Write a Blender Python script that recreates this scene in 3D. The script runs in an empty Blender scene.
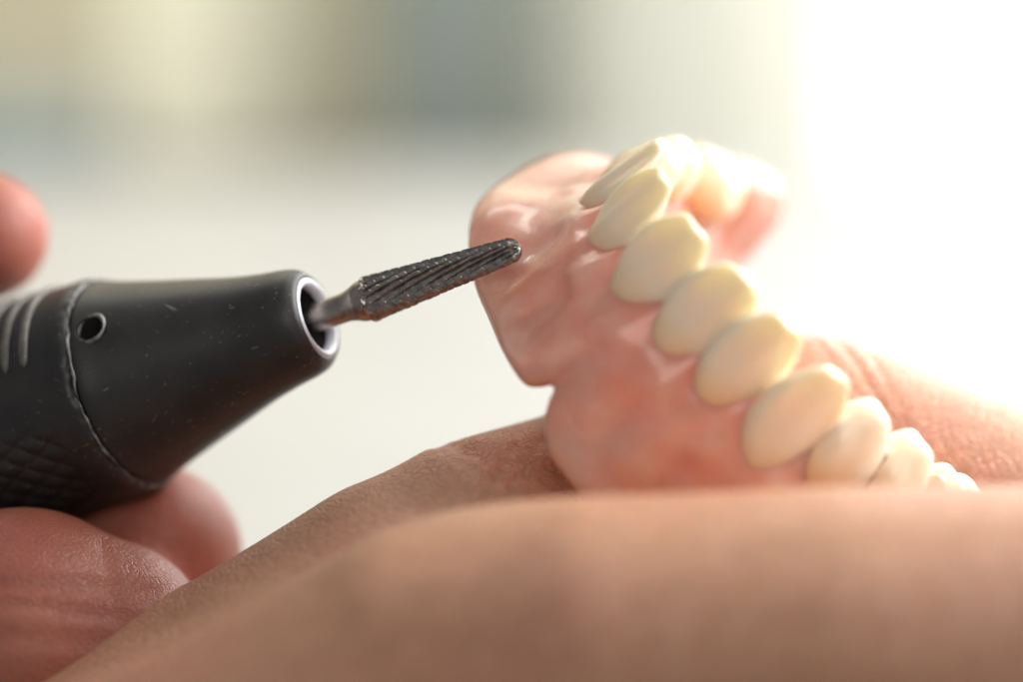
import bpy, bmesh, math, random
import numpy as np
import openvdb
from mathutils import Vector, Matrix

random.seed(4); rng = np.random.default_rng(4)
S = bpy.context.scene
C = S.collection
S.unit_settings.system = 'METRIC'
S.unit_settings.scale_length = 0.01          # one unit is one centimetre

# ------------------------------------------------------------------ frame
D = 26.7            # camera to the plane in focus, cm
K = 106.0           # picture pixels per cm on that plane
PITCH = math.radians(12)
CAM = Vector((0, -D, 0))
ROT = Matrix.Translation(CAM) @ Matrix.Rotation(-PITCH, 4, 'X') @ Matrix.Translation(-CAM)

def P(px, py, y=0.0):
    s = (D + y) / D / K
    return np.array([(px - 512) * s, y, (341.5 - py) * s])

# ------------------------------------------------------------------ helpers
def link(name, me, parent=None, mat=None, smooth=True):
    o = bpy.data.objects.new(name, me); C.objects.link(o)
    if mat: me.materials.append(mat)
    if smooth: me.polygons.foreach_set('use_smooth', [True] * len(me.polygons))
    if parent: o.parent = parent
    return o

def mesh_from(name, v, f):
    me = bpy.data.meshes.new(name)
    me.from_pydata([tuple(map(float, p)) for p in v], [], [tuple(map(int, q)) for q in f])
    me.update(); return me

def tag(o, label=None, cat=None, group=None, kind=None):
    if label: o['label'] = label
    if cat: o['category'] = cat
    if group: o['group'] = group
    if kind: o['kind'] = kind
    return o

def empty(name, loc=(0, 0, 0)):
    o = bpy.data.objects.new(name, None); C.objects.link(o)
    o.location = loc; o.empty_display_size = .5
    return o

def basis(axis):
    a = np.asarray(axis, float); a = a / np.linalg.norm(a)
    up = np.array([0, 0, 1.]); x = np.cross(up, a); x /= np.linalg.norm(x)
    return a, x, np.cross(a, x)

def sstep(a, b, x):
    t = np.clip((x - a) / (b - a), 0, 1); return t * t * (3 - 2 * t)

# ------------------------------------------------------------------ materials
def mat(name):
    m = bpy.data.materials.new(name); m.use_nodes = True
    nt = m.node_tree; b = nt.nodes['Principled BSDF']
    return m, nt, b

def N(nt, t, **kw):
    n = nt.nodes.new(t)
    for k, v in kw.items():
        if k in n.inputs: n.inputs[k].default_value = v
        else: setattr(n, k, v)
    return n

def coords(nt, scale=(1, 1, 1), rot=(0, 0, 0)):
    tc = N(nt, 'ShaderNodeTexCoord'); mp = N(nt, 'ShaderNodeMapping')
    mp.inputs['Scale'].default_value = scale; mp.inputs['Rotation'].default_value = rot
    nt.links.new(tc.outputs['Object'], mp.inputs['Vector']); return mp.outputs[0]

def ramp(nt, src, stops):
    r = N(nt, 'ShaderNodeValToRGB'); e = r.color_ramp.elements
    while len(e) < len(stops): e.new(.5)
    for i, (p, c) in enumerate(stops):
        e[i].position = p; e[i].color = (*c, 1) if len(c) == 3 else c
    nt.links.new(src, r.inputs[0]); return r.outputs[0]

def bump(nt, b, h, strength, dist, prev=None):
    n = N(nt, 'ShaderNodeBump', Strength=strength, Distance=dist)
    nt.links.new(h, n.inputs['Height'])
    if prev: nt.links.new(prev, n.inputs['Normal'])
    nt.links.new(n.outputs[0], b.inputs['Normal']); return n.outputs[0]

def skin(name, c1, c2, c3, crease_rot, cell=14.0, bs=1.0, rough=.42):
    m, nt, b = mat(name)
    co = coords(nt)
    n1 = N(nt, 'ShaderNodeTexNoise', Scale=.33, Detail=3.0); nt.links.new(co, n1.inputs['Vector'])
    base = ramp(nt, n1.outputs[0], [(.3, c1), (.5, c2), (.72, c3)])
    n2 = N(nt, 'ShaderNodeTexNoise', Scale=5.0, Detail=5.0); nt.links.new(co, n2.inputs['Vector'])
    v = ramp(nt, n2.outputs[0], [(.3, (.90, .87, .85)), (.7, (1.05, 1.04, 1.03))])
    mx = N(nt, 'ShaderNodeMix', data_type='RGBA', blend_type='MULTIPLY'); mx.inputs[0].default_value = .8
    nt.links.new(base, mx.inputs[6]); nt.links.new(v, mx.inputs[7])
    nt.links.new(mx.outputs[2], b.inputs['Base Color'])
    b.inputs['Roughness'].default_value = rough
    b.inputs['Subsurface Weight'].default_value = .38
    b.inputs['Subsurface Radius'].default_value = (1.0, .35, .18)
    b.inputs['Subsurface Scale'].default_value = .16
    b.inputs['Specular IOR Level'].default_value = .45
    # skin cells, stretched along the limb, and longer creases across it
    warp = N(nt, 'ShaderNodeTexNoise', Scale=3.0, Detail=2.0); nt.links.new(co, warp.inputs['Vector'])
    va = N(nt, 'ShaderNodeVectorMath', operation='MULTIPLY_ADD')
    nt.links.new(warp.outputs['Color'], va.inputs[0]); va.inputs[1].default_value = (.22, .22, .22); nt.links.new(co, va.inputs[2])
    mp = N(nt, 'ShaderNodeMapping'); mp.inputs['Scale'].default_value = (.75, 1, 1.25); mp.inputs['Rotation'].default_value = crease_rot
    nt.links.new(va.outputs[0], mp.inputs['Vector'])
    prev = None
    for sc, st, di, lo, hi in ((cell, bs, .012, .0, .16), (cell * 2.1, bs * .5, .006, .0, .2)):
        vo = N(nt, 'ShaderNodeTexVoronoi', feature='DISTANCE_TO_EDGE', Scale=sc); nt.links.new(mp.outputs[0], vo.inputs['Vector'])
        r = ramp(nt, vo.outputs[0], [(lo, (0, 0, 0)), (hi, (1, 1, 1))])
        prev = bump(nt, b, r, st, di, prev)
    mp2 = N(nt, 'ShaderNodeMapping'); mp2.inputs['Scale'].default_value = (.35, 1, 6.0); mp2.inputs['Rotation'].default_value = crease_rot
    nt.links.new(va.outputs[0], mp2.inputs['Vector'])
    n3 = N(nt, 'ShaderNodeTexNoise', Scale=2.2, Detail=6.0, Roughness=.62); nt.links.new(mp2.outputs[0], n3.inputs['Vector'])
    prev = bump(nt, b, n3.outputs[0], bs * .4, .05, prev)
    return m

SKIN_L = skin('tan_skin', (.61, .315, .185), (.65, .335, .21), (.70, .315, .225), (0, math.radians(25), 0))
SKIN_R = skin('ruddy_skin', (.29, .072, .050), (.37, .125, .08), (.41, .115, .078), (0, math.radians(-4), 0), cell=18.0, bs=.38, rough=.44)

def black_plastic(name, knurl=False):
    m, nt, b = mat(name)
    co = coords(nt)
    n = N(nt, 'ShaderNodeTexNoise', Scale=2.2, Detail=6.0); nt.links.new(co, n.inputs['Vector'])
    base = ramp(nt, n.outputs[0], [(.3, (.017, .0155, .015)), (.75, (.030, .027, .025))])
    # short scattered scratches: stretched cells, kept only where a mask lets them
    acc = None
    for k, rot in enumerate(((.0, .1, .2), (.75, .1, .8), (-.7, .2, 1.4), (.2, .9, -.5))):
        m0 = N(nt, 'ShaderNodeMapping'); m0.inputs['Rotation'].default_value = rot; nt.links.new(co, m0.inputs['Vector'])
        mp = N(nt, 'ShaderNodeMapping'); mp.inputs['Scale'].default_value = (24, 24, 1.6)
        mp.inputs['Location'].default_value = (k * 3.1, k, 0)
        nt.links.new(m0.outputs[0], mp.inputs['Vector'])
        vo = N(nt, 'ShaderNodeTexNoise', Scale=1.0, Detail=1.0); nt.links.new(mp.outputs[0], vo.inputs['Vector'])
        line = ramp(nt, vo.outputs[0], [(.725, (0, 0, 0)), (.775, (1, 1, 1))])
        mk = N(nt, 'ShaderNodeTexNoise', Scale=1.6 + k * .5, Detail=2.0); nt.links.new(co, mk.inputs['Vector'])
        mr = ramp(nt, mk.outputs[0], [(.44, (0, 0, 0)), (.60, (1, 1, 1))])
        mm = N(nt, 'ShaderNodeMath', operation='MULTIPLY'); nt.links.new(line, mm.inputs[0]); nt.links.new(mr, mm.inputs[1])
        if acc is None: acc = mm.outputs[0]
        else:
            ad = N(nt, 'ShaderNodeMath', operation='MAXIMUM'); nt.links.new(acc, ad.inputs[0]); nt.links.new(mm.outputs[0], ad.inputs[1]); acc = ad.outputs[0]
    # dust specks
    vs = N(nt, 'ShaderNodeTexVoronoi', Scale=4.5); nt.links.new(co, vs.inputs['Vector'])
    sp = ramp(nt, vs.outputs['Distance'], [(0.03, (1, 1, 1)), (.05, (0, 0, 0))])
    ad = N(nt, 'ShaderNodeMath', operation='MAXIMUM'); nt.links.new(acc, ad.inputs[0]); nt.links.new(sp, ad.inputs[1]); acc = ad.outputs[0]
    mx = N(nt, 'ShaderNodeMix', data_type='RGBA'); nt.links.new(acc, mx.inputs[0])
    sc = N(nt, 'ShaderNodeMath', operation='MULTIPLY'); sc.inputs[1].default_value = .55
    nt.links.new(acc, sc.inputs[0]); nt.links.new(sc.outputs[0], mx.inputs[0])
    nt.links.new(base, mx.inputs[6]); mx.inputs[7].default_value = (.20, .18, .16, 1)
    nt.links.new(mx.outputs[2], b.inputs['Base Color'])
    rr = N(nt, 'ShaderNodeMapRange'); rr.inputs['To Min'].default_value = .34; rr.inputs['To Max'].default_value = .5
    nt.links.new(n.outputs[0], rr.inputs[0]); nt.links.new(rr.outputs[0], b.inputs['Roughness'])
    b.inputs['Specular IOR Level'].default_value = .5
    f = N(nt, 'ShaderNodeTexNoise', Scale=45.0, Detail=3.0); nt.links.new(co, f.inputs['Vector'])
    pv = bump(nt, b, f.outputs[0], .12, .01)
    pv = bump(nt, b, acc, .4, .01, pv)
    return m
PLASTIC = black_plastic('worn_black_plastic')

def simple(name, col, rough=.5, metal=0.0, var=.0, scale=6.0, bs=0.0, col2=None):
    m, nt, b = mat(name)
    co = coords(nt)
    n = N(nt, 'ShaderNodeTexNoise', Scale=scale, Detail=5.0); nt.links.new(co, n.inputs['Vector'])
    c2 = col2 or tuple(min(1, c * (1 + var)) for c in col)
    c1 = tuple(c * (1 - var) for c in col)
    nt.links.new(ramp(nt, n.outputs[0], [(.3, c1), (.7, c2)]), b.inputs['Base Color'])
    b.inputs['Roughness'].default_value = rough; b.inputs['Metallic'].default_value = metal
    if bs: bump(nt, b, n.outputs[0], bs, .02)
    return m
RIM = simple('worn_rim_highlight', (.72, .77, .86), .35, .15, .12, 9.0, .15)  # worn plastic rim, its blue-white highlight put into the colour
WORN = simple('scuffed_edge', (.13, .11, .085), .42, 0, .5, 9.0, .3, (.34, .34, .33))
BRASS = simple('dull_brass', (.30, .25, .12), .38, 1.0, .2)
DARK = simple('bore_shade', (.004, .0035, .003), .9, 0, .2)  # near-black, the shade inside the deep holes put into the colour
STEEL = simple('brushed_steel', (.36, .31, .27), .27, 1.0, .22, 14.0, .12)
CARBIDE = simple('dark_carbide', (.34, .31, .285), .22, .95, .35, 16.0, .2)
RIB = simple('grey_rubber_rib', (.13, .12, .105), .42, 0, .3, 12.0, .1)

def acrylic(name):
    m, nt, b = mat(name)
    co = coords(nt)
    n = N(nt, 'ShaderNodeTexNoise', Scale=1.3, Detail=4.0); nt.links.new(co, n.inputs['Vector'])
    base = ramp(nt, n.outputs[0], [(.3, (.94, .40, .275)), (.5, (.96, .50, .38)), (.68, (.98, .62, .50))])
    # pale fibres and mottling inside the acrylic
    mp = N(nt, 'ShaderNodeMapping'); mp.inputs['Scale'].default_value = (1, 1, 2.4); nt.links.new(co, mp.inputs['Vector'])
    n2 = N(nt, 'ShaderNodeTexNoise', Scale=4.5, Detail=6.0, Distortion=1.2); nt.links.new(mp.outputs[0], n2.inputs['Vector'])
    r2 = ramp(nt, n2.outputs[0], [(.48, (0, 0, 0)), (.72, (1, 1, 1))])
    k = N(nt, 'ShaderNodeMath', operation='MULTIPLY'); k.inputs[1].default_value = .2; nt.links.new(r2, k.inputs[0])
    mx = N(nt, 'ShaderNodeMix', data_type='RGBA'); nt.links.new(k.outputs[0], mx.inputs[0]); nt.links.new(base, mx.inputs[6])
    mx.inputs[7].default_value = (.93, .62, .52, 1)
    nt.links.new(mx.outputs[2], b.inputs['Base Color'])
    b.inputs['Roughness'].default_value = .26
    b.inputs['Subsurface Weight'].default_value = .8
    b.inputs['Subsurface Radius'].default_value = (1.0, .38, .28)
    b.inputs['Subsurface Scale'].default_value = .6
    b.inputs['Transmission Weight'].default_value = .26; b.inputs['IOR'].default_value = 1.49
    b.inputs['Coat Weight'].default_value = .4; b.inputs['Coat Roughness'].default_value = .10
    nb = N(nt, 'ShaderNodeTexNoise', Scale=3.2, Detail=4.0); nt.links.new(co, nb.inputs['Vector'])
    p = bump(nt, b, nb.outputs[0], .22, .07)
    nb2 = N(nt, 'ShaderNodeTexNoise', Scale=16.0, Detail=3.0); nt.links.new(co, nb2.inputs['Vector'])
    bump(nt, b, nb2.outputs[0], .10, .03, p)
    return m
GUM = acrylic('pink_acrylic')

def tooth_mat(name):
    m, nt, b = mat(name)
    co = coords(nt)          # object z runs from neck to biting edge
    sx = N(nt, 'ShaderNodeSeparateXYZ'); nt.links.new(co, sx.inputs[0])
    n = N(nt, 'ShaderNodeTexNoise', Scale=2.5, Detail=3.0); nt.links.new(co, n.inputs['Vector'])
    ad = N(nt, 'ShaderNodeMath', operation='MULTIPLY_ADD'); ad.inputs[1].default_value = .25
    nt.links.new(n.outputs[0], ad.inputs[0]); nt.links.new(sx.outputs[2], ad.inputs[2])
    base = ramp(nt, ad.outputs[0], [(.30, (.80, .43, .18)), (.72, (.94, .70, .44)), (1.0, (.97, .84, .66))])
    nt.links.new(base, b.inputs['Base Color'])
    b.inputs['Roughness'].default_value = .24
    b.inputs['Coat Weight'].default_value = .4; b.inputs['Coat Roughness'].default_value = .1
    b.inputs['Subsurface Weight'].default_value = .6
    b.inputs['Subsurface Radius'].default_value = (1.0, .7, .35)
    b.inputs['Subsurface Scale'].default_value = .22
    mp = N(nt, 'ShaderNodeMapping'); mp.inputs['Scale'].default_value = (5, 5, 1.0); nt.links.new(co, mp.inputs['Vector'])
    n3 = N(nt, 'ShaderNodeTexNoise', Scale=2.0, Detail=3.0); nt.links.new(mp.outputs[0], n3.inputs['Vector'])
    bump(nt, b, n3.outputs[0], .25, .04)
    return m
IVORY = tooth_mat('ivory_tooth')

# ------------------------------------------------------------------ distance field modelling
class Field:
    def __init__(s, lo, hi, h, bg=1.0):
        s.lo = np.array(lo, float); s.h = h
        s.n = np.ceil((np.array(hi) - s.lo) / h).astype(int) + 1
        s.a = np.full(s.n, bg, np.float32); s.bg = bg
    def sub(s, mn, mx):
        i0 = np.clip(np.floor((mn - s.lo) / s.h).astype(int), 0, s.n - 1)
        i1 = np.clip(np.ceil((mx - s.lo) / s.h).astype(int) + 1, 1, s.n)
        if np.any(i1 <= i0): return None, None
        sl = tuple(slice(a, b) for a, b in zip(i0, i1))
        g = np.meshgrid(*[s.lo[k] + s.h * np.arange(i0[k], i1[k]) for k in range(3)], indexing='ij')
        return sl, np.stack(g, -1).astype(np.float32)
    @staticmethod
    def cap(p, a, b, ra, rb):
        ab = (b - a).astype(np.float32); ap = p - a.astype(np.float32)
        t = np.clip(ap @ ab / max(float(ab @ ab), 1e-9), 0, 1)
        d = np.linalg.norm(ap - t[..., None] * ab, axis=-1)
        return d - (ra + (rb - ra) * t)
    def capsule(s, a, b, ra, rb, k=0.0, sub=False):
        a = np.asarray(a, float); b = np.asarray(b, float)
        m = max(ra, rb) + s.bg * .9 + k
        sl, g = s.sub(np.minimum(a, b) - m, np.maximum(a, b) + m)
        if sl is None: return
        d = s.cap(g, a, b, ra, rb)
        f = s.a[sl]
        if sub:
            d = -d
            if k > 0:
                h = np.clip(k - np.abs(f - d), 0, None) / k; s.a[sl] = np.maximum(f, d) + h * h * k * .25
            else: s.a[sl] = np.maximum(f, d)
        else:
            if k > 0:
                h = np.clip(k - np.abs(f - d), 0, None) / k; s.a[sl] = np.minimum(f, d) - h * h * k * .25
            else: s.a[sl] = np.minimum(f, d)
    def chain(s, pts, rs, k, kj=None):
        pts = [np.asarray(p, float) for p in pts]; m = max(rs) + s.bg + k
        sl, g = s.sub(np.min(pts, 0) - m, np.max(pts, 0) + m)
        d = None
        for i in range(len(pts) - 1):
            c = s.cap(g, pts[i], pts[i + 1], rs[i], rs[i + 1])
            d = c if d is None else np.minimum(d, c)
        f = s.a[sl]; h = np.clip(k - np.abs(f - d), 0, None) / k
        s.a[sl] = np.minimum(np.minimum(f, d) - h * h * k * .25, s.bg)
    def blur(s, it=1):
        for _ in range(it):
            for ax in range(3):
                a = s.a; p = np.concatenate([a.take([0], ax), a, a.take([-1], ax)], ax)
                n = a.shape[ax]
                s.a = (p.take(range(0, n), ax) + 2 * a + p.take(range(2, n + 2), ax)) * .25
    def mesh(s, name, deform=None):
        a = s.a.copy()
        for ax in range(3):                      # close at the borders
            sl = [slice(None)] * 3
            for e in (0, -1):
                sl[ax] = e; a[tuple(sl)] = s.bg
        g = openvdb.FloatGrid(s.bg); g.copyFromArray(a)
        v, t, q = g.convertToPolygons(isovalue=0.0)
        v = v * s.h + s.lo
        if deform is not None: v = deform(v)
        f = [tuple(x) for x in q] + [tuple(x) for x in t]
        me = mesh_from(name, v, f)
        bm = bmesh.new(); bm.from_mesh(me)
        bmesh.ops.recalc_face_normals(bm, faces=bm.faces)
        if bm.calc_volume(signed=True) < 0: bmesh.ops.reverse_faces(bm, faces=bm.faces)
        bm.to_mesh(me); bm.free()
        return me

def seg_noise(v, f, amp, seed):
    r = np.random.default_rng(seed); o = np.zeros(len(v))
    for _ in range(6):
        d = r.normal(size=3); d /= np.linalg.norm(d)
        o += np.sin(v @ d * f * r.uniform(.6, 1.6) + r.uniform(0, 6.28))
    return o * amp / 2.4

# ------------------------------------------------------------------ denture
# local axes: L sideways, Pp towards the back of the mouth, H towards the biting edge
YAW, TILT, ROLL = .5486, .2812, .0304
e3 = np.array([math.cos(TILT) * .7071, -math.sin(TILT), math.cos(TILT) * .7071])
rr_ = np.array([.7071, 0, -.7071]); b0 = np.cross(e3, rr_); b0 = b0 if b0[1] > 0 else -b0
eL = rr_ * math.cos(YAW) - b0 * math.sin(YAW)
eP = rr_ * math.sin(YAW) + b0 * math.cos(YAW)
eL, e3 = eL * math.cos(ROLL) - e3 * math.sin(ROLL), e3 * math.cos(ROLL) + eL * math.sin(ROLL)
ORG = np.array([1.9767 * .970, -.26 - .80, .9765 * .970])
MD = Matrix(((eL[0], eP[0], e3[0], ORG[0]), (eL[1], eP[1], e3[1], ORG[1]), (eL[2], eP[2], e3[2], ORG[2]), (0, 0, 0, 1)))
if MD.to_3x3().determinant() < 0: print('LEFT HANDED')

AW, AD = 2.50, 4.32
def arch(th):                      # th in radians, 0 = midline
    return np.array([AW * math.sin(th), AD * (1 - math.cos(th)) * 1.0])
def arch_frame(th):
    a = arch(th); t = np.array([AW * math.cos(th), AD * math.sin(th)]); t /= np.linalg.norm(t)
    n = np.array([t[1], -t[0]])    # outward
    return a, t, n
def L3(p2, h): return np.array([p2[0], p2[1], h])

# teeth: arch angle (deg), width, length, thickness, kind, tip height
TEETH = [(-74, .88, .64, .88, 'molar', -.28), (-59, .64, .80, .68, 'premolar', -.26), (-46, .62, .92, .60, 'premolar', -.22),
         (-31.0, .62, 1.26, .52, 'canine', .0), (-17.0, .62, 1.24, .44, 'incisor', -.03), (-2.8, .68, 1.26, .48, 'incisor', -.02),
         (9.9, .69, 1.28, .50, 'incisor', .04), (20.6, .70, 1.30, .50, 'incisor', .04), (33.0, .78, 1.46, .60, 'canine', .02),
         (44.3, .66, 1.14, .66, 'premolar', -.06), (54, .62, .96, .70, 'premolar', -.06), (66.5, .80, .80, .86, 'molar', -.13), (81, .82, .68, .86, 'molar', -.30)]

def gap(th):   # flange edge depth below the biting plane
    d = abs(math.degrees(th))
    e = -2.30
    if th < 0: e = -2.31 + .02 * sstep(8, 16, d) + .62 * sstep(24, 70, d)
    else: e = -2.22 - .28 * sstep(3, 12, d) + .30 * sstep(50, 90, d)
    e += .55 * math.exp(-((math.degrees(th) - 2.8) / 2.1) ** 2)      # notch for the lip frenum
    e += .10 * math.exp(-((math.degrees(th) - 44) / 5.0) ** 2)
    return float(e)

F = Field((-3.5, -1.2, -2.9), (3.5, 4.9, .1), .05, .6)
ths = np.radians(np.linspace(-90, 98, 236))
for th in ths:
    a, t, n = arch_frame(th)
    dd = abs(math.degrees(th))
    out = .06 + .10 * sstep(0, 40, dd)
    fl = .34 + .16 * sstep(15, 60, dd) + (.40 * sstep(18, 45, dd) if th < 0 else 0)
    # alveolar body that carries the teeth
    F.capsule(L3(a - n * .12, -1.02), L3(a + n * (out - .06), -1.18), .26, .30)
    he = gap(th)
    # lip and cheek flange, thin, with a rounded rim
    F.capsule(L3(a + n * (out + .10), -1.15), L3(a + n * (fl), he + .3), .17, .105)
    F.capsule(L3(a + n * fl, he + .3), L3(a + n * (fl + .03), he + .13), .105, .13)
    # inner side
    F.capsule(L3(a - n * .25, -1.1), L3(a - n * .55, -1.45), .2, .12)
for th in np.radians(np.linspace(-90, -84, 8)):            # the tuberosity behind the last far molar
    a, t, n = arch_frame(th); F.capsule(L3(a, -1.0), L3(a + n * .05, -.66), .44, .40)
# palate vault
for th in np.radians(np.linspace(-84, 84, 90)):
    a, t, n = arch_frame(th)
    for u in np.linspace(.55, 2.4, 16):
        q = a - n * u
        if q[1] > 3.3 or (q[1] > 2.2 and q[0] > .2) or abs(q[0]) > 2.4: continue
        h = -1.45 - .55 * math.sin(min(1, (u - .55) / 1.5) * 1.57)
        F.capsule(L3(q, h), L3(q, h - .01), .12, .12)
F.blur(2)
tooth_pos = []
for (deg, w, ln, tk, kind, th_) in TEETH:
    a, t, n = arch_frame(math.radians(deg)); tooth_pos.append((a, t, n))
# root eminences, papillae, hollows between the roots
for i, (deg, w, ln, tk, kind, hh) in enumerate(TEETH):
    a, t, n = tooth_pos[i]
    r = w * .34
    neck = hh - ln
    F.capsule(L3(a + n * .06, neck - .02), L3(a + n * .26, neck - .62), r + .10, r * .85, .18)
    F.capsule(L3(a - n * .04, neck + .22), L3(a + n * .08, neck + .0), r + .05, r + .10, .12)
    if i + 1 < len(TEETH):
        b, t2, n2 = tooth_pos[i + 1]
        m = (a + b) / 2; nn = (n + n2) / 2
        nk = (neck + TEETH[i + 1][5] - TEETH[i + 1][2]) / 2
        F.capsule(L3(m + nn * .11, nk + (.74 if deg > -40 else .3)), L3(m + nn * .30, nk + .02), .10, .21, .12)
        if deg > -30: F.capsule(L3(m + nn * .58, nk - .30), L3(m + nn * .60, nk - .62), .14, .10, .18, sub=True)
# the spot being ground away, beside the bur tip
a, t, n = arch_frame(math.radians(-24))
F.capsule(L3(a + n * .62, -1.30), L3(a + n * .60, -1.52), .24, .20, .06, sub=True)
F.blur(1)

def gum_def(v):
    o = seg_noise(v, 5.0, .018, 3) + seg_noise(v, 11.0, .008, 5)
    d = np.stack([seg_noise(v, 3.0, .02, 8), seg_noise(v, 3.4, .02, 9), seg_noise(v, 2.6, .02, 10)], -1)
    return v + d + o[:, None] * np.array([.5, -.6, .2])
gum_me = F.mesh('gum_base', gum_def)

denture = empty('denture')
tag(denture, 'pink acrylic upper denture with ivory teeth held between the thumb and finger', 'denture')
denture.matrix_world = MD
gb = link('gum_base', gum_me, denture, GUM)

def tooth_mesh(w, ln, tk, kind, seed):
    nu, nv = 40, 34
    r = random.Random(seed)
    ph = [r.uniform(0, 6) for _ in range(4)]
    vs, fs = [], []
    for j in range(nv + 1):
        v = j / nv
        phi = -math.pi / 2 + math.pi * v
        cz = math.sin(phi); cr = math.cos(phi)
        cr = cr ** (.95 if phi < 0 else .52) if cr > 0 else 0
        z01 = .5 + .5 * cz * (1.0)
        # widths along the height
        if kind in ('incisor', 'canine'):
            wf = .12 + 1.0 * float(sstep(-.14, .80, z01)) - (.20 if kind == 'canine' else .10) * float(sstep(.74, 1.0, z01))
            tf = 1.0 - .66 * float(sstep(.25, .98, z01))
            lab = .10 * math.sin(z01 * math.pi) - .05 * z01
        else:
            wf = .52 + .58 * float(sstep(0, .55, z01)) - .10 * float(sstep(.75, 1, z01))
            tf = .85 + .18 * float(sstep(.1, .5, z01)) - .22 * float(sstep(.6, 1, z01))
            lab = .05 * math.sin(z01 * math.pi)
        for i in range(nu):
            a = 2 * math.pi * i / nu
            ca, sa = math.cos(a), math.sin(a)
            e = 2 / 2.35
            x = abs(ca) ** e * (1 if ca > 0 else -1) * cr * wf * w / 2
            y = abs(sa) ** e * (1 if sa > 0 else -1) * cr * tf * tk / 2
            z = z01 * ln
            if kind in ('molar', 'premolar'):
                top = float(sstep(.62, .98, z01))
                fx = 2 if kind == 'molar' else 1
                cusp = (.5 + .5 * math.cos(2 * math.pi * (x / w * fx + (.5 if fx == 1 else .5)) + (math.pi if fx == 1 else 0))) * (.5 + .5 * abs(y / (tk / 2)))
                z += top * (.13 * cusp - .07) * min(1, cr * 2.2) * (1 + .2 * math.sin(ph[0] + a * 2))
            elif kind == 'incisor':
                z += .012 * math.sin(x / w * 14 + ph[1]) * float(sstep(.8, 1, z01))
            # faint developmental ridges on the front
            if y > 0: y += .020 * math.cos(x / w * 4 * math.pi) * cr * float(sstep(.2, .7, z01))
            y += lab * .6
            vs.append((x, -y * 1.0, z))
    for j in range(nv):
        for i in range(nu):
            q = (j * nu + i, j * nu + (i + 1) % nu, (j + 1) * nu + (i + 1) % nu, (j + 1) * nu + i)
            fs.append(q)
    me = mesh_from('tooth', vs, fs)
    bm = bmesh.new(); bm.from_mesh(me)
    bmesh.ops.remove_doubles(bm, verts=bm.verts, dist=1e-5)
    bmesh.ops.recalc_face_normals(bm, faces=bm.faces)
    bm.to_mesh(me); bm.free()
    return me

for i, (deg, w, ln, tk, kind, hh) in enumerate(TEETH):
    a, t, n = tooth_pos[i]
    me = tooth_mesh(w * 1.03, ln + .22, tk, kind, 20 + i)
    o = link('tooth', me, denture, IVORY)
    TWS = .30 if -25 < deg < 60 else 0
    MES = (-.13 if deg < 12 else -.07 if deg < 25 else .04) if -40 < deg < 60 else 0
    # local x along the arch, local -y outward, local z to the biting edge, crown leaning out slightly
    tilt = {'incisor': .24, 'canine': .18, 'premolar': -.02, 'molar': -.06}[kind] + random.uniform(-.03, .03)
    X = Vector((t[0], t[1], 0)); Nn = Vector((n[0], n[1], 0)); Z = Vector((0, 0, 1))
    Z2 = (Z + Nn * tilt).normalized(); Y2 = (-Nn + Z * tilt).normalized()
    twist = Matrix.Rotation(random.uniform(-.09, .09), 3, Z2) @ Matrix.Rotation(MES, 3, Nn) @ Matrix.Rotation(TWS, 3, Z2)
    R = Matrix((X, Y2, Z2)).transposed(); R = twist @ R
    base = Vector(L3(a + n * ({'incisor': -.02, 'canine': -.01, 'premolar': .05, 'molar': .02}[kind]), hh - ln - .22))
    ax_ = R @ Vector((0, 0, 1)); hl_ = (ln + .22) * .5
    base = base + Z2 * hl_ - ax_ * hl_                      # swing about the middle of the crown
    o.matrix_local = Matrix.Translation(base) @ R.to_4x4()
    me.update()

# ------------------------------------------------------------------ rotary handpiece and bur
ang = math.radians(18.4); OUT = math.radians(20)
AX = np.array([math.cos(OUT) * math.cos(ang), -math.sin(OUT), math.cos(OUT) * math.sin(ang)])
NOSE = P(317, 318, .62)
A_, X_, Y_ = basis(AX)
MH = Matrix(((X_[0], Y_[0], A_[0], NOSE[0]), (X_[1], Y_[1], A_[1], NOSE[1]), (X_[2], Y_[2], A_[2], NOSE[2]), (0, 0, 0, 1)))
# local z runs to the tip, nose opening at z = 0

def lathe(name, prof, nth=128, fn=None, close=True):
    vs, fs = [], []
    for j, (z, r) in enumerate(prof):
        for i in range(nth):
            a = 2 * math.pi * i / nth
            q = r; zz = z
            if fn: q, zz = fn(z, r, a, j)
            vs.append((q * math.cos(a), q * math.sin(a), zz))
    for j in range(len(prof) - 1):
        for i in range(nth):
            fs.append((j * nth + i, j * nth + (i + 1) % nth, (j + 1) * nth + (i + 1) % nth, (j + 1) * nth + i))
    if close:
        fs.append(tuple(reversed(range(nth)))); fs.append(tuple((len(prof) - 1) * nth + i for i in range(nth)))
    me = mesh_from(name, vs, fs)
    bm = bmesh.new(); bm.from_mesh(me); bmesh.ops.remove_doubles(bm, verts=bm.verts, dist=1e-6)
    bmesh.ops.recalc_face_normals(bm, faces=bm.faces)
    if bm.calc_volume(signed=True) < 0 and close: bmesh.ops.reverse_faces(bm, faces=bm.faces)
    bm.to_mesh(me); bm.free()
    return me

def spline(keys, n):
    z = [k[0] for k in keys]; r = [k[1] for k in keys]
    out = []
    m = len(keys)
    for i in range(m - 1):
        p0 = keys[max(i - 1, 0)]; p1 = keys[i]; p2 = keys[i + 1]; p3 = keys[min(i + 2, m - 1)]
        for j in range(n):
            u = j / n
            out.append(tuple(.5 * (2 * p1[k] + (p2[k] - p0[k]) * u + (2 * p0[k] - 5 * p1[k] + 4 * p2[k] - p3[k]) * u * u + (-p0[k] + 3 * p1[k] - 3 * p2[k] + p3[k]) * u ** 3) for k in (0, 1)))
    out.append(keys[-1]); return out

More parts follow.
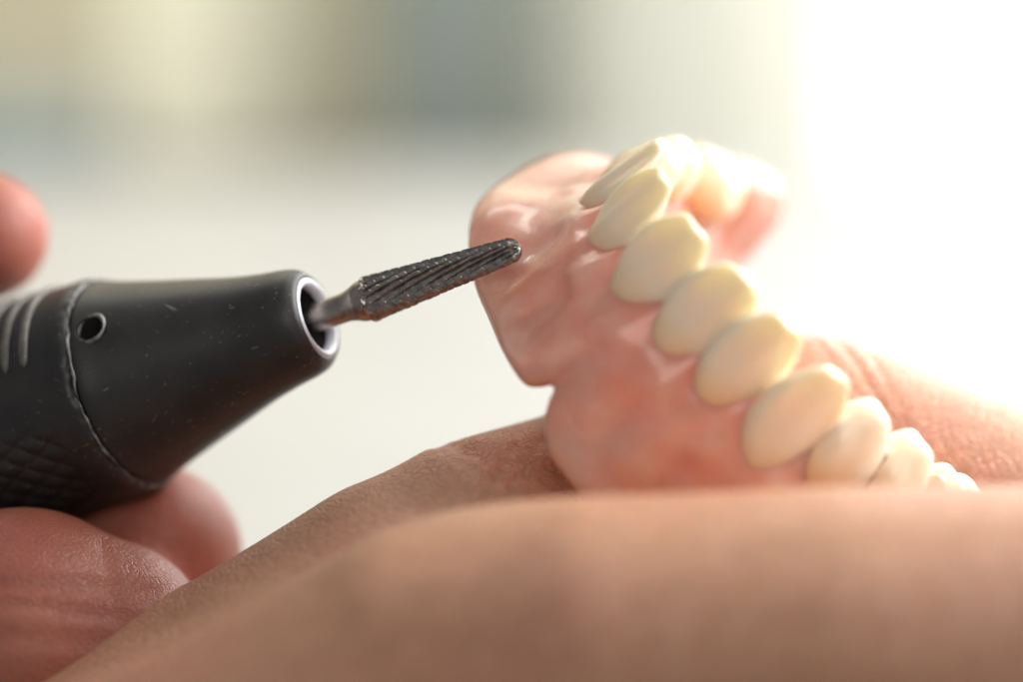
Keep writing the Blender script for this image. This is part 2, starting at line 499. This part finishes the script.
hp = empty('rotary_handpiece')
hp.matrix_world = MH
tag(hp, 'worn black laboratory handpiece with a vent hole, gripped by the hand at left', 'handpiece')
prof = spline([(-2.16, 1.03), (-2.10, 1.045), (-1.9, .975), (-1.55, .87), (-1.1, .745), (-.7, .635), (-.4, .575), (-.2, .545), (-.08, .51), (-.02, .465)], 8)
prof = [(-2.16, .80)] + prof + [(.010, .432), (.014, .408)]
prof += [(-.04, .40), (-.5, .30), (-.6, .05)]
me = lathe('nose_cone', prof, 160)
nose = link('nose_cone', me, hp, PLASTIC)
# the vent hole is cut for real
hd = P(91, 329, 0.2)
def to_local(w): return np.array(MH.inverted() @ Vector(w))
camL = to_local(CAM); q = to_local(P(91, 329, 1.0)); dirL = q - camL; dirL /= np.linalg.norm(dirL)
# where that line of sight meets the cone
for s_ in np.linspace(24, 30, 1200):
    p_ = camL + dirL * s_
    r_ = math.hypot(p_[0], p_[1])
    zr = np.interp(p_[2], [-2.16, -1.9, -1.55, -1.1, -.7], [1.04, .975, .87, .745, .635])
    if r_ < zr: break
hole_c = Vector(p_); rad = Vector((p_[0], p_[1], 0)).normalized()
bm = bmesh.new()
bmesh.ops.create_cone(bm, cap_ends=True, segments=40, radius1=.11, radius2=.145, depth=.66)
cm = bpy.data.meshes.new('cut'); bm.to_mesh(cm); bm.free()
cut = bpy.data.objects.new('cut', cm); C.objects.link(cut)
cut.matrix_world = MH @ Matrix.Translation(hole_c - rad * .17) @ Vector((0, 0, 1)).rotation_difference(rad).to_matrix().to_4x4()
bpy.context.view_layer.update()
md = nose.modifiers.new('b', 'BOOLEAN'); md.operation = 'DIFFERENCE'; md.object = cut; md.solver = 'EXACT'
dg = bpy.context.evaluated_depsgraph_get()
nm = bpy.data.meshes.new_from_object(nose.evaluated_get(dg)); nose.modifiers.clear(); nose.data = nm
bpy.data.objects.remove(cut)
nm.materials.append(DARK)  # shade down the vent hole painted on its inner faces
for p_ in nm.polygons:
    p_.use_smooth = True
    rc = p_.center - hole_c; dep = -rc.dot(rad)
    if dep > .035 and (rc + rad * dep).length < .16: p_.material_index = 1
# rim round the vent hole
def torus(name, R, r, n=48, m=10, fn=None):
    vs, fs = [], []
    for i in range(n):
        a = 2 * math.pi * i / n
        for j in range(m):
            b = 2 * math.pi * j / m
            rr = r * (fn(a) if fn else 1)
            vs.append(((R + rr * math.cos(b)) * math.cos(a), (R + rr * math.cos(b)) * math.sin(a), rr * math.sin(b)))
    for i in range(n):
        for j in range(m):
            fs.append((i * m + j, ((i + 1) % n) * m + j, ((i + 1) % n) * m + (j + 1) % m, i * m + (j + 1) % m))
    return mesh_from(name, vs, fs)
vr = link('vent_rim', torus('vent_rim', .150, .016, fn=lambda a: 1 + .35 * math.sin(a * 3 + 1)), hp, WORN)
vr.matrix_local = Matrix.Translation(hole_c - rad * .004) @ Vector((0, 0, 1)).rotation_difference(rad).to_matrix().to_4x4()
# worn rim of the nose, its highlight painted in
rim = link('nose_rim', lathe('nose_rim', spline([(-.07, .318), (-.02, .325), (.014, .345), (.026, .368), (.016, .395), (-.03, .41)], 6), 96, close=False), hp, RIM)
bore = link('chuck_bore', lathe('chuck_bore', [(-.55, .20), (-.32, .20), (-.28, .24), (-.12, .312), (-.05, .322)], 64, close=False), hp, DARK)  # shade inside the opening painted near-black
# grip sleeve
def sleeve_fn(z, r, a, j):
    # crosshatch knurl on the lower side (away from the ribs)
    k = sstep(.15, .45, -math.sin(a)) * sstep(-2.45, -2.6, z)
    u = r * a
    g = abs(math.sin(u * 13 + z * 9)) ** .5 * abs(math.sin(u * 13 - z * 9)) ** .5
    jag = (.012 * math.sin(a * 9 + 1) + .008 * math.sin(a * 23) + .006 * math.sin(a * 41 + 2)) * sstep(-2.26, -2.18, z)
    return r - .026 * float(k) * (1 - g), z + float(jag)
zs = list(np.linspace(-2.30, -5.8, 240))
pf = [(-2.155, .98), (-2.158, 1.02), (-2.165, 1.06), (-2.19, 1.09), (-2.24, 1.105)]
for z in zs:
    pf.append((z, 1.11 + .05 * float(sstep(-2.4, -3.4, z)) - .03 * float(sstep(-4, -5.8, z))))
me = lathe('grip_sleeve', [(-2.155, .6)] + pf + [(-5.85, .9)], 420, sleeve_fn)
link('grip_sleeve', me, hp, PLASTIC)
# long body behind, running off into the hand
link('rear_body', lathe('rear_body', spline([(-5.8, .95), (-5.95, 1.0), (-7, 1.05), (-10, 1.05), (-12.2, .98), (-12.4, .7)], 6), 64), hp, PLASTIC)
# torn light seam where the nose meets the sleeve
vs, fs = [], []; n_, m_ = 260, 6
rg = random.Random(2); w1 = [rg.uniform(0, 6.28) for _ in range(6)]
for i in range(n_):
    a = 2 * math.pi * i / n_
    jz = (.010 * math.sin(a * 5 + w1[0]) + .006 * math.sin(a * 13 + w1[1]) + .005 * math.sin(a * 29 + w1[2]) ) + rg.uniform(-.004, .004)
    th = .009 + .004 * math.sin(a * 7 + w1[3]) + .004 * math.sin(a * 17 + w1[4])
    for j in range(m_):
        b = 2 * math.pi * j / m_
        R_ = 1.065 + th * math.cos(b)
        vs.append((R_ * math.cos(a), R_ * math.sin(a), -2.150 + jz + th * 1.1 * math.sin(b)))
for i in range(n_):
    for j in range(m_):
        fs.append((i * m_ + j, ((i + 1) % n_) * m_ + j, ((i + 1) % n_) * m_ + (j + 1) % m_, i * m_ + (j + 1) % m_))
link('torn_seam', mesh_from('torn_seam', vs, fs), hp, WORN)
# raised ribs near the front of the grip
def rib_mesh(z, a0, a1):
    pts = []
    vs, fs = [], []; n, m = 40, 10
    for i in range(n + 1):
        u = i / n; a = a0 + (a1 - a0) * u
        e = math.sqrt(max(0, 1 - (abs(u - .5) * 2) ** 14))
        for j in range(m):
            b = 2 * math.pi * j / m
            R_ = 1.115 + .05 * (-2.4 - z) + .035 * e * math.cos(b)
            vs.append((R_ * math.cos(a), R_ * math.sin(a), z + .05 * e * math.sin(b)))
    for i in range(n):
        for j in range(m):
            fs.append((i * m + j, (i + 1) * m + j, (i + 1) * m + (j + 1) % m, i * m + (j + 1) % m))
    return mesh_from('grip_rib', vs, fs)
# angle (in the lathe plane) facing the camera
ca = to_local(CAM); face = math.atan2(ca[1], ca[0])
up = to_local(NOSE + np.array([0, 0, 1.0])); upa = math.atan2(up[1], up[0])
sgn = 1 if ((upa - face + math.pi) % (2 * math.pi) - math.pi) > 0 else -1
for k in range(6):
    link('grip_rib', rib_mesh(-2.62 - .205 * k, face + sgn * math.radians(24), face + sgn * math.radians(118)), hp, RIB)

# bur
bur = empty('carbide_bur'); bur.matrix_world = MH
tag(bur, 'dark tapered carbide bur with spiral flutes held in the nose of the handpiece', 'cutting bur')
sh = spline([(-.5, .142), (.0, .142), (.26, .142), (.34, .146), (.42, .168), (.50, .198), (.59, .205)], 6)
link('shank', lathe('shank', sh + [(.62, .150), (.64, .02)], 72), bur, STEEL)
HL, r0, r1 = 1.62, .220, .122
zz = np.linspace(0, 1, 230)
pf = []
for u in zz:
    z = .585 + HL * u
    r = r0 + (r1 - r0) * (u / .93) ** 1.0 if u < .93 else r1 * math.sqrt(max(0, 1 - ((u - .93) / .0705) ** 2)) + 1e-4
    pf.append((z, max(r, .0015)))
NF = 14
def flute(z, r, a, j):
    u = (z - .585) / HL
    p = (a * NF / (2 * math.pi) + u * 5.2) % 1.0
    saw = p ** 1.3                                   # steep face then slope
    cutd = (1 - saw)
    c2 = (a * 8 / (2 * math.pi) - u * 15) % 1.0      # chip breakers the other way
    nick = math.exp(-((c2 - .5) / .075) ** 2)
    wob = .5 + .5 * math.sin(a * 5 + z * 31)
    depth = .040 * cutd + .011 * nick * saw + .004 * wob
    k = min(1, r / .07) * float(sstep(0.0, .03, u) * .9 + .1)
    return r * 1.05 - depth * k, z
link('cutting_head', lathe('cutting_head', pf, 300, flute), bur, CARBIDE)

# ------------------------------------------------------------------ hands
def hand_deform(seed, amp=.03):
    def f(v):
        d = np.stack([seg_noise(v, 1.6, amp, seed), seg_noise(v, 1.9, amp, seed + 1), seg_noise(v, 1.7, amp, seed + 2)], -1)
        return v + d
    return f

def crease(v, nrm, c, axis, width, depth, reach):
    c = np.asarray(c); axis = np.asarray(axis) / np.linalg.norm(axis)
    r = v - c; s = r @ axis
    d = np.linalg.norm(r - s[:, None] * axis, axis=1)
    w = np.exp(-(s / width) ** 2) * (1 - sstep(reach * .8, reach, d))
    return -nrm * (depth * w)[:, None]

def nrm_of(me):
    n = np.zeros(len(me.vertices) * 3); me.vertices.foreach_get('normal', n); return n.reshape(-1, 3)

def finish_hand(me, creases):
    n = len(me.vertices); v = np.zeros(n * 3); me.vertices.foreach_get('co', v); v = v.reshape(-1, 3)
    nr = nrm_of(me); o = v.copy()
    for c in creases: o += crease(v, nr, *c)
    me.vertices.foreach_set('co', o.ravel()); me.update()

# holding hand: thumb in front of the denture, index finger behind it
G = Field((-9.5, -6.0, -10.5), (9.5, 6.0, .8), .07, 1.2)
thumb = [P(-40, 1130, -1.6), P(440, 690, -2.2), P(600, 655, -2.55), P(830, 642, -2.6), P(1230, 634, -2.4)]
G.chain(thumb, [2.3, 1.38, 1.36, 1.33, 1.26], .6)
index = [P(-260, 1000, 1.2), P(60, 880, .9), P(300, 700, .25), P(405, 626, .15), P(482, 568, .35), P(575, 528, .9), P(812, 441, 1.9), P(1040, 520, 1.9), P(1150, 640, 1.6)]
G.chain(index, [2.6, 2.0, 1.50, 1.42, 1.24, 1.13, 1.06, .98, .86], .4)
mid = [P(200, 1000, 2.6), P(560, 800, 3.0), P(1000, 510, 4.2), P(1260, 600, 3.8)]
G.chain(mid, [1.5, 1.0, .86, .78], .3)
ring_ = [P(200, 1150, 3.4), P(600, 930, 4.2), P(950, 800, 5.0), P(1100, 900, 4.4)]
G.chain(ring_, [1.5, 1.0, .86, .75], .3)
lit = [P(150, 1300, 3.0), P(500, 1120, 4.2), P(760, 1050, 5.0)]
G.chain(lit, [1.3, .85, .7], .3)
G.capsule(P(100, 980, -.6), P(520, 720, -1.0), 2.0, .9, .9)            # fleshy web
G.capsule(P(150, 860, -.6), P(505, 640, -1.4), 1.7, .92, 1.1)
G.capsule(P(-500, 1500, .8), P(-60, 1020, .6), 2.6, 2.4, 1.0)
# the hollow of the web between thumb and finger
G.capsule(P(500, 480, -1.35), P(900, 462, -1.25), .36, .42, .35, sub=True)
G.blur(5)
hl = G.mesh('hand', hand_deform(31, .012))
finish_hand(hl, [
    (P(868, 400, 1.6), (1, .1, .45), .045, .04, 1.6), (P(884, 400, 1.6), (1, .1, .30), .035, .025, 1.6), (P(850, 400, 1.6), (1, .1, .6), .03, .015, 1.6),
    (P(470, 452, -.6), (.36, 0, .93), .06, .075, 1.2), (P(500, 456, -.6), (.30, 0, .95), .055, .06, .9), (P(440, 452, -.6), (.42, 0, .9), .045, .03, 1.3),
    (P(530, 455, -.3), (.8, 0, -.5), .05, .03, .6), (P(500, 470, -.3), (.8, 0, -.5), .05, .03, .5)])
hand_l = link('hand', hl, None, SKIN_L)
tag(hand_l, 'large tan hand holding the denture, blurred thumb across the foreground', 'hand')

# working hand: thumb below the handpiece, two fingertips behind
G = Field((-13, -3.0, -9), (-1.8, 7.5, 3.5), .085, 1.4)
G.chain([P(-620, 900, 1.4), P(-260, 700, .7), P(20, 640, .45), P(100, 655, .6)], [1.7, 1.36, 1.29, 1.12], .5)
G.chain([P(-620, 520, 4.6), P(-330, 150, 4.2), P(-150, 185, 3.3), P(-16, 238, 2.6)], [1.1, .9, .78, .69], .3)
G.chain([P(-620, 700, 4.6), P(-260, 760, 4.2), P(40, 640, 3.3), P(150, 556, 2.2)], [1.1, 1.02, .98, .96], .3)
G.chain([P(-620, 850, 4.6), P(-280, 900, 4.8), P(0, 860, 4.4), P(90, 800, 3.8)], [1.1, .9, .8, .72], .3)
G.chain([P(-640, 950, 4.6), P(-350, 1020, 4.8), P(-120, 1010, 4.6)], [1.0, .75, .65], .3)
G.capsule(P(-800, 560, 3.6), P(-760, 900, 3.0), 2.0, 1.9, .8)
G.capsule(P(-760, 700, 4.0), P(-500, 820, 3.2), 1.8, 1.4, .8)
G.blur(2)
hr = G.mesh('hand', hand_deform(57, .02))
finish_hand(hr, [(P(40, 585, -.6), (-.05, .2, 1), .06, .05, 1.3), (P(60, 610, -.6), (.12, .2, 1), .05, .04, 1.1), (P(20, 640, -.6), (.0, .2, 1), .06, .03, 1.3),
                 (P(110, 570, -.4), (1, .2, .2), .035, .02, .8)])
hand_r = link('hand', hr, None, SKIN_R)
tag(hand_r, 'reddish hand gripping the black handpiece at the left edge, creased thumb tip below it', 'hand')

# ------------------------------------------------------------------ turn everything built so far to the camera's pitch
for o in list(C.objects):
    if o.parent is None: o.matrix_world = ROT @ o.matrix_world

# ------------------------------------------------------------------ background, level with the world
def ray(px, py):
    d = Vector(((px - 512) / (K * D), 1, (341.5 - py) / (K * D)))
    return ROT.to_3x3() @ d
def on_wall(px, py, Y):
    d = ray(px, py); return CAM + d * ((Y - CAM.y) / d.y)
def boxm(name, x0, x1, y0_, y1, z0, z1, m, bev=.4, parent=None):
    bm = bmesh.new(); bmesh.ops.create_cube(bm, size=1)
    for v in bm.verts:
        v.co = Vector(((x0 + x1) / 2 + v.co.x * (x1 - x0), (y0_ + y1) / 2 + v.co.y * (y1 - y0_), (z0 + z1) / 2 + v.co.z * (z1 - z0)))
    if bev: bmesh.ops.bevel(bm, geom=bm.edges[:], offset=bev, segments=3, affect='EDGES', profile=.6)
    me = bpy.data.meshes.new(name); bm.to_mesh(me); bm.free()
    return link(name, me, parent, m, smooth=False)
YW = 92.0
edge = on_wall(512, 168, 70); TZ = edge.z
TOP = simple('cream_worktop', (.37, .367, .35), .5, 0, .05, .15)
WALLM = simple('cream_wall', (.66, .62, .46), .8, 0, .05, .05)
BEIGE = simple('beige_cabinet', (.47, .42, .30), .6, 0, .08, .1)
PALE = simple('pale_cabinet', (.78, .75, .58), .6, 0, .05, .1)
GREYG = simple('grey_green_panel', (.20, .22, .19), .7, 0, .08, .1)
BLUEG = simple('blue_grey_tray', (.19, .235, .235), .6, 0, .08, .1)
LIGHT = simple('pale_grey_curtain', (.90, .90, .85), .8, 0, .06, .2)
_nt = LIGHT.node_tree; _t = N(_nt, 'ShaderNodeBsdfTranslucent'); _t.inputs[0].default_value = (.92, .92, .88, 1); _m = N(_nt, 'ShaderNodeMixShader')
_m.inputs[0].default_value = .5; _nt.links.new(_nt.nodes['Principled BSDF'].outputs[0], _m.inputs[1]); _nt.links.new(_t.outputs[0], _m.inputs[2])
_nt.links.new(_m.outputs[0], _nt.nodes['Material Output'].inputs[0])
top = boxm('worktop', -75, 95, 8, 70, TZ - 3, TZ, TOP, .6)
tag(top, 'pale cream worktop stretching behind the hands, far out of focus', 'worktop')
wall = boxm('wall', -110, 110, YW, YW + 4, TZ - 60, TZ + 90, WALLM, 0)
tag(wall, 'plain cream wall far behind the worktop, out of focus', 'wall')
fl = boxm('floor', -160, 160, -60, YW + 4, TZ - 64, TZ - 60, simple('grey_floor', (.35, .34, .30), .7, 0, .1, .05), 0)
fl['kind'] = 'structure'
def X(px, Y): return on_wall(px, 100, Y).x
cab = empty('cabinet', (X(60, 84), 84, TZ - 59)); tag(cab, 'beige cabinet with a paler door, blurred at the upper left', 'cabinet')
def under(o, par): o.parent = par; par_m = Matrix.Translation(par.location); o.matrix_parent_inverse = par_m.inverted()
b1 = boxm('side_panel', X(-400, 84), X(130, 84), 80, 91.5, on_wall(0, 112, 84).z, TZ + 80, BEIGE, .5); under(b1, cab)
b2 = boxm('door', X(131, 84), X(352, 84), 80, 91.5, on_wall(0, 150, 84).z, TZ + 80, PALE, .5); under(b2, cab)
tr = boxm('storage_box', X(-300, 74), X(85, 74), 72, 82, TZ - 4, on_wall(0, 118, 74).z, BLUEG, .8)
tag(tr, 'blue grey storage box under the beige cabinet, blurred at the far left', 'storage box')
pn = empty('partition', (X(470, 78), 78, TZ - 59)); tag(pn, 'grey green upright partition beyond the middle of the worktop', 'partition')
p1 = boxm('panel', X(392, 78), X(560, 78), 76, 79, TZ - 58, TZ + 85, GREYG, .5); under(p1, pn)
p2 = boxm('edge_strip', X(392, 78), X(425, 78), 74.6, 75.9, TZ - 58, TZ + 85, BLUEG, .3); under(p2, pn)
# curtain with real folds
vs, fs = [], []; nx, nz = 120, 6; x0, x1 = X(561, 80), X(772, 80)
for i in range(nx + 1):
    u = i / nx
    yy = 80 + 1.1 * math.sin(u * 38) + .5 * math.sin(u * 91 + 1)
    for th in (0,):
        for j in range(nz + 1):
            vs.append((x0 + (x1 - x0) * u, yy + th, TZ - 50 + 135 * j / nz))
w_ = nz + 1
for i in range(nx):
    for s_ in (0,):
        for j in range(nz):
            a = i * w_ + s_ + j; fs.append((a, a + w_, a + w_ + 1, a + 1))
cu = link('curtain', mesh_from('curtain', vs, fs), None, LIGHT)
tag(cu, 'pale grey curtain hanging beside the bright window, out of focus', 'curtain')
m, nt, b = mat('added_voile'); nt.nodes.remove(b)
tl = N(nt, 'ShaderNodeBsdfTranslucent'); df = N(nt, 'ShaderNodeBsdfDiffuse'); mxs = N(nt, 'ShaderNodeMixShader')
tl.inputs[0].default_value = (.9, .9, .84, 1); df.inputs[0].default_value = (.86, .86, .8, 1)
nt.links.new(tl.outputs[0], mxs.inputs[1]); nt.links.new(df.outputs[0], mxs.inputs[2]); mxs.inputs[0].default_value = .45
nt.links.new(mxs.outputs[0], nt.nodes['Material Output'].inputs[0])
vs, fs = [], []; x0, x1 = X(730, 76), X(850, 76)  # voile added to soften the brightness step beside the window
for i in range(81):
    u = i / 80
    for j in range(7): vs.append((x0 + (x1 - x0) * u, 76 + .5 * math.sin(u * 30), TZ - 40 + 125 * j / 6))
for i in range(80):
    for j in range(6): a = i * 7 + j; fs.append((a, a + 7, a + 8, a + 1))
vo = link('added_sheer_curtain', mesh_from('added_sheer_curtain', vs, fs), None, m)
tag(vo, 'added thin white voile softening the left edge of the bright window', 'curtain')
# window with a lit sky behind its pane
wn = empty('window', (X(1150, 86), 86, TZ)); tag(wn, 'overexposed white window filling the upper right of the picture', 'window')
m, nt, b = mat('bright_sky_glass')
nt.nodes.remove(b); em = N(nt, 'ShaderNodeEmission'); em.inputs[0].default_value = (1.0, .99, .97, 1); em.inputs[1].default_value = 1.9
nt.links.new(em.outputs[0], nt.nodes['Material Output'].inputs[0])
pane = boxm('pane', X(640, 86), X(1750, 86), 86, 86.6, TZ - 14, TZ + 75, m, 0); under(pane, wn)
FR = simple('white_window_frame', (.8, .8, .76), .5)
f1 = boxm('frame', X(632, 86), X(639, 86), 84, 87, TZ - 16, TZ + 77, FR, .2); under(f1, wn)
f2 = boxm('sill', X(632, 86), X(1765, 86), 82, 87, TZ - 18, TZ - 15, FR, .3); under(f2, wn)

# ------------------------------------------------------------------ light
def area(name, loc, target, size, power, col):
    l = bpy.data.lights.new(name, 'AREA'); l.shape = 'RECTANGLE'; l.size = size[0]; l.size_y = size[1]
    l.energy = power; l.color = col
    o = bpy.data.objects.new(name, l); C.objects.link(o); o.location = loc
    o.rotation_euler = (Vector(target) - Vector(loc)).to_track_quat('-Z', 'Y').to_euler(); return o
area('window_light', (58, 12, 30), (0, 0, -4), (42, 42), 82000, (1, .98, .965))
area('added_back_light', (34, 52, 16), (-3, 3, -2), (30, 30), 17000, (1, .98, .95))  # added from behind to brighten the gripping fingertip and rims
area('front_fill', (4, -50, 26), (0, 0, -5), (34, 26), 6000, (1, .95, .88))  # soft fill added in front of the hands
area('bench_fill', (40, 30, 45), (22, 22, TZ), (36, 36), 12000, (1, .985, .94))  # added out of frame to brighten the right of the worktop
area('wall_fill', (-5, 55, 62), (-5, 92, 18), (80, 20), 70000, (1, .975, .90))  # added overhead to brighten the wall and cabinets
w = bpy.data.worlds.new('World'); S.world = w; w.use_nodes = True
w.node_tree.nodes['Background'].inputs[0].default_value = (.95, .97, 1, 1)
w.node_tree.nodes['Background'].inputs[1].default_value = .22

# ------------------------------------------------------------------ camera
cd = bpy.data.cameras.new('Camera'); cam = bpy.data.objects.new('Camera', cd); C.objects.link(cam)
cam.matrix_world = ROT @ (Matrix.Translation(CAM) @ Matrix.Rotation(math.radians(90), 4, 'X'))
cd.sensor_width = 36; cd.lens = 36 * D / (1023 / K)
cd.clip_start = .5; cd.clip_end = 1000
cd.dof.use_dof = True; cd.dof.focus_distance = D + .05
cd.dof.aperture_fstop = (cd.lens * 1e-3) / 1.65     # aperture 1.5 cm wide in scene units
S.camera = cam
S.view_settings.view_transform = 'Standard'; S.view_settings.look = 'None'
S.view_settings.exposure = 0.22; S.view_settings.gamma = 1
S.render.engine = 'CYCLES'
S.cycles.use_denoising = True
S.cycles.max_bounces = 8
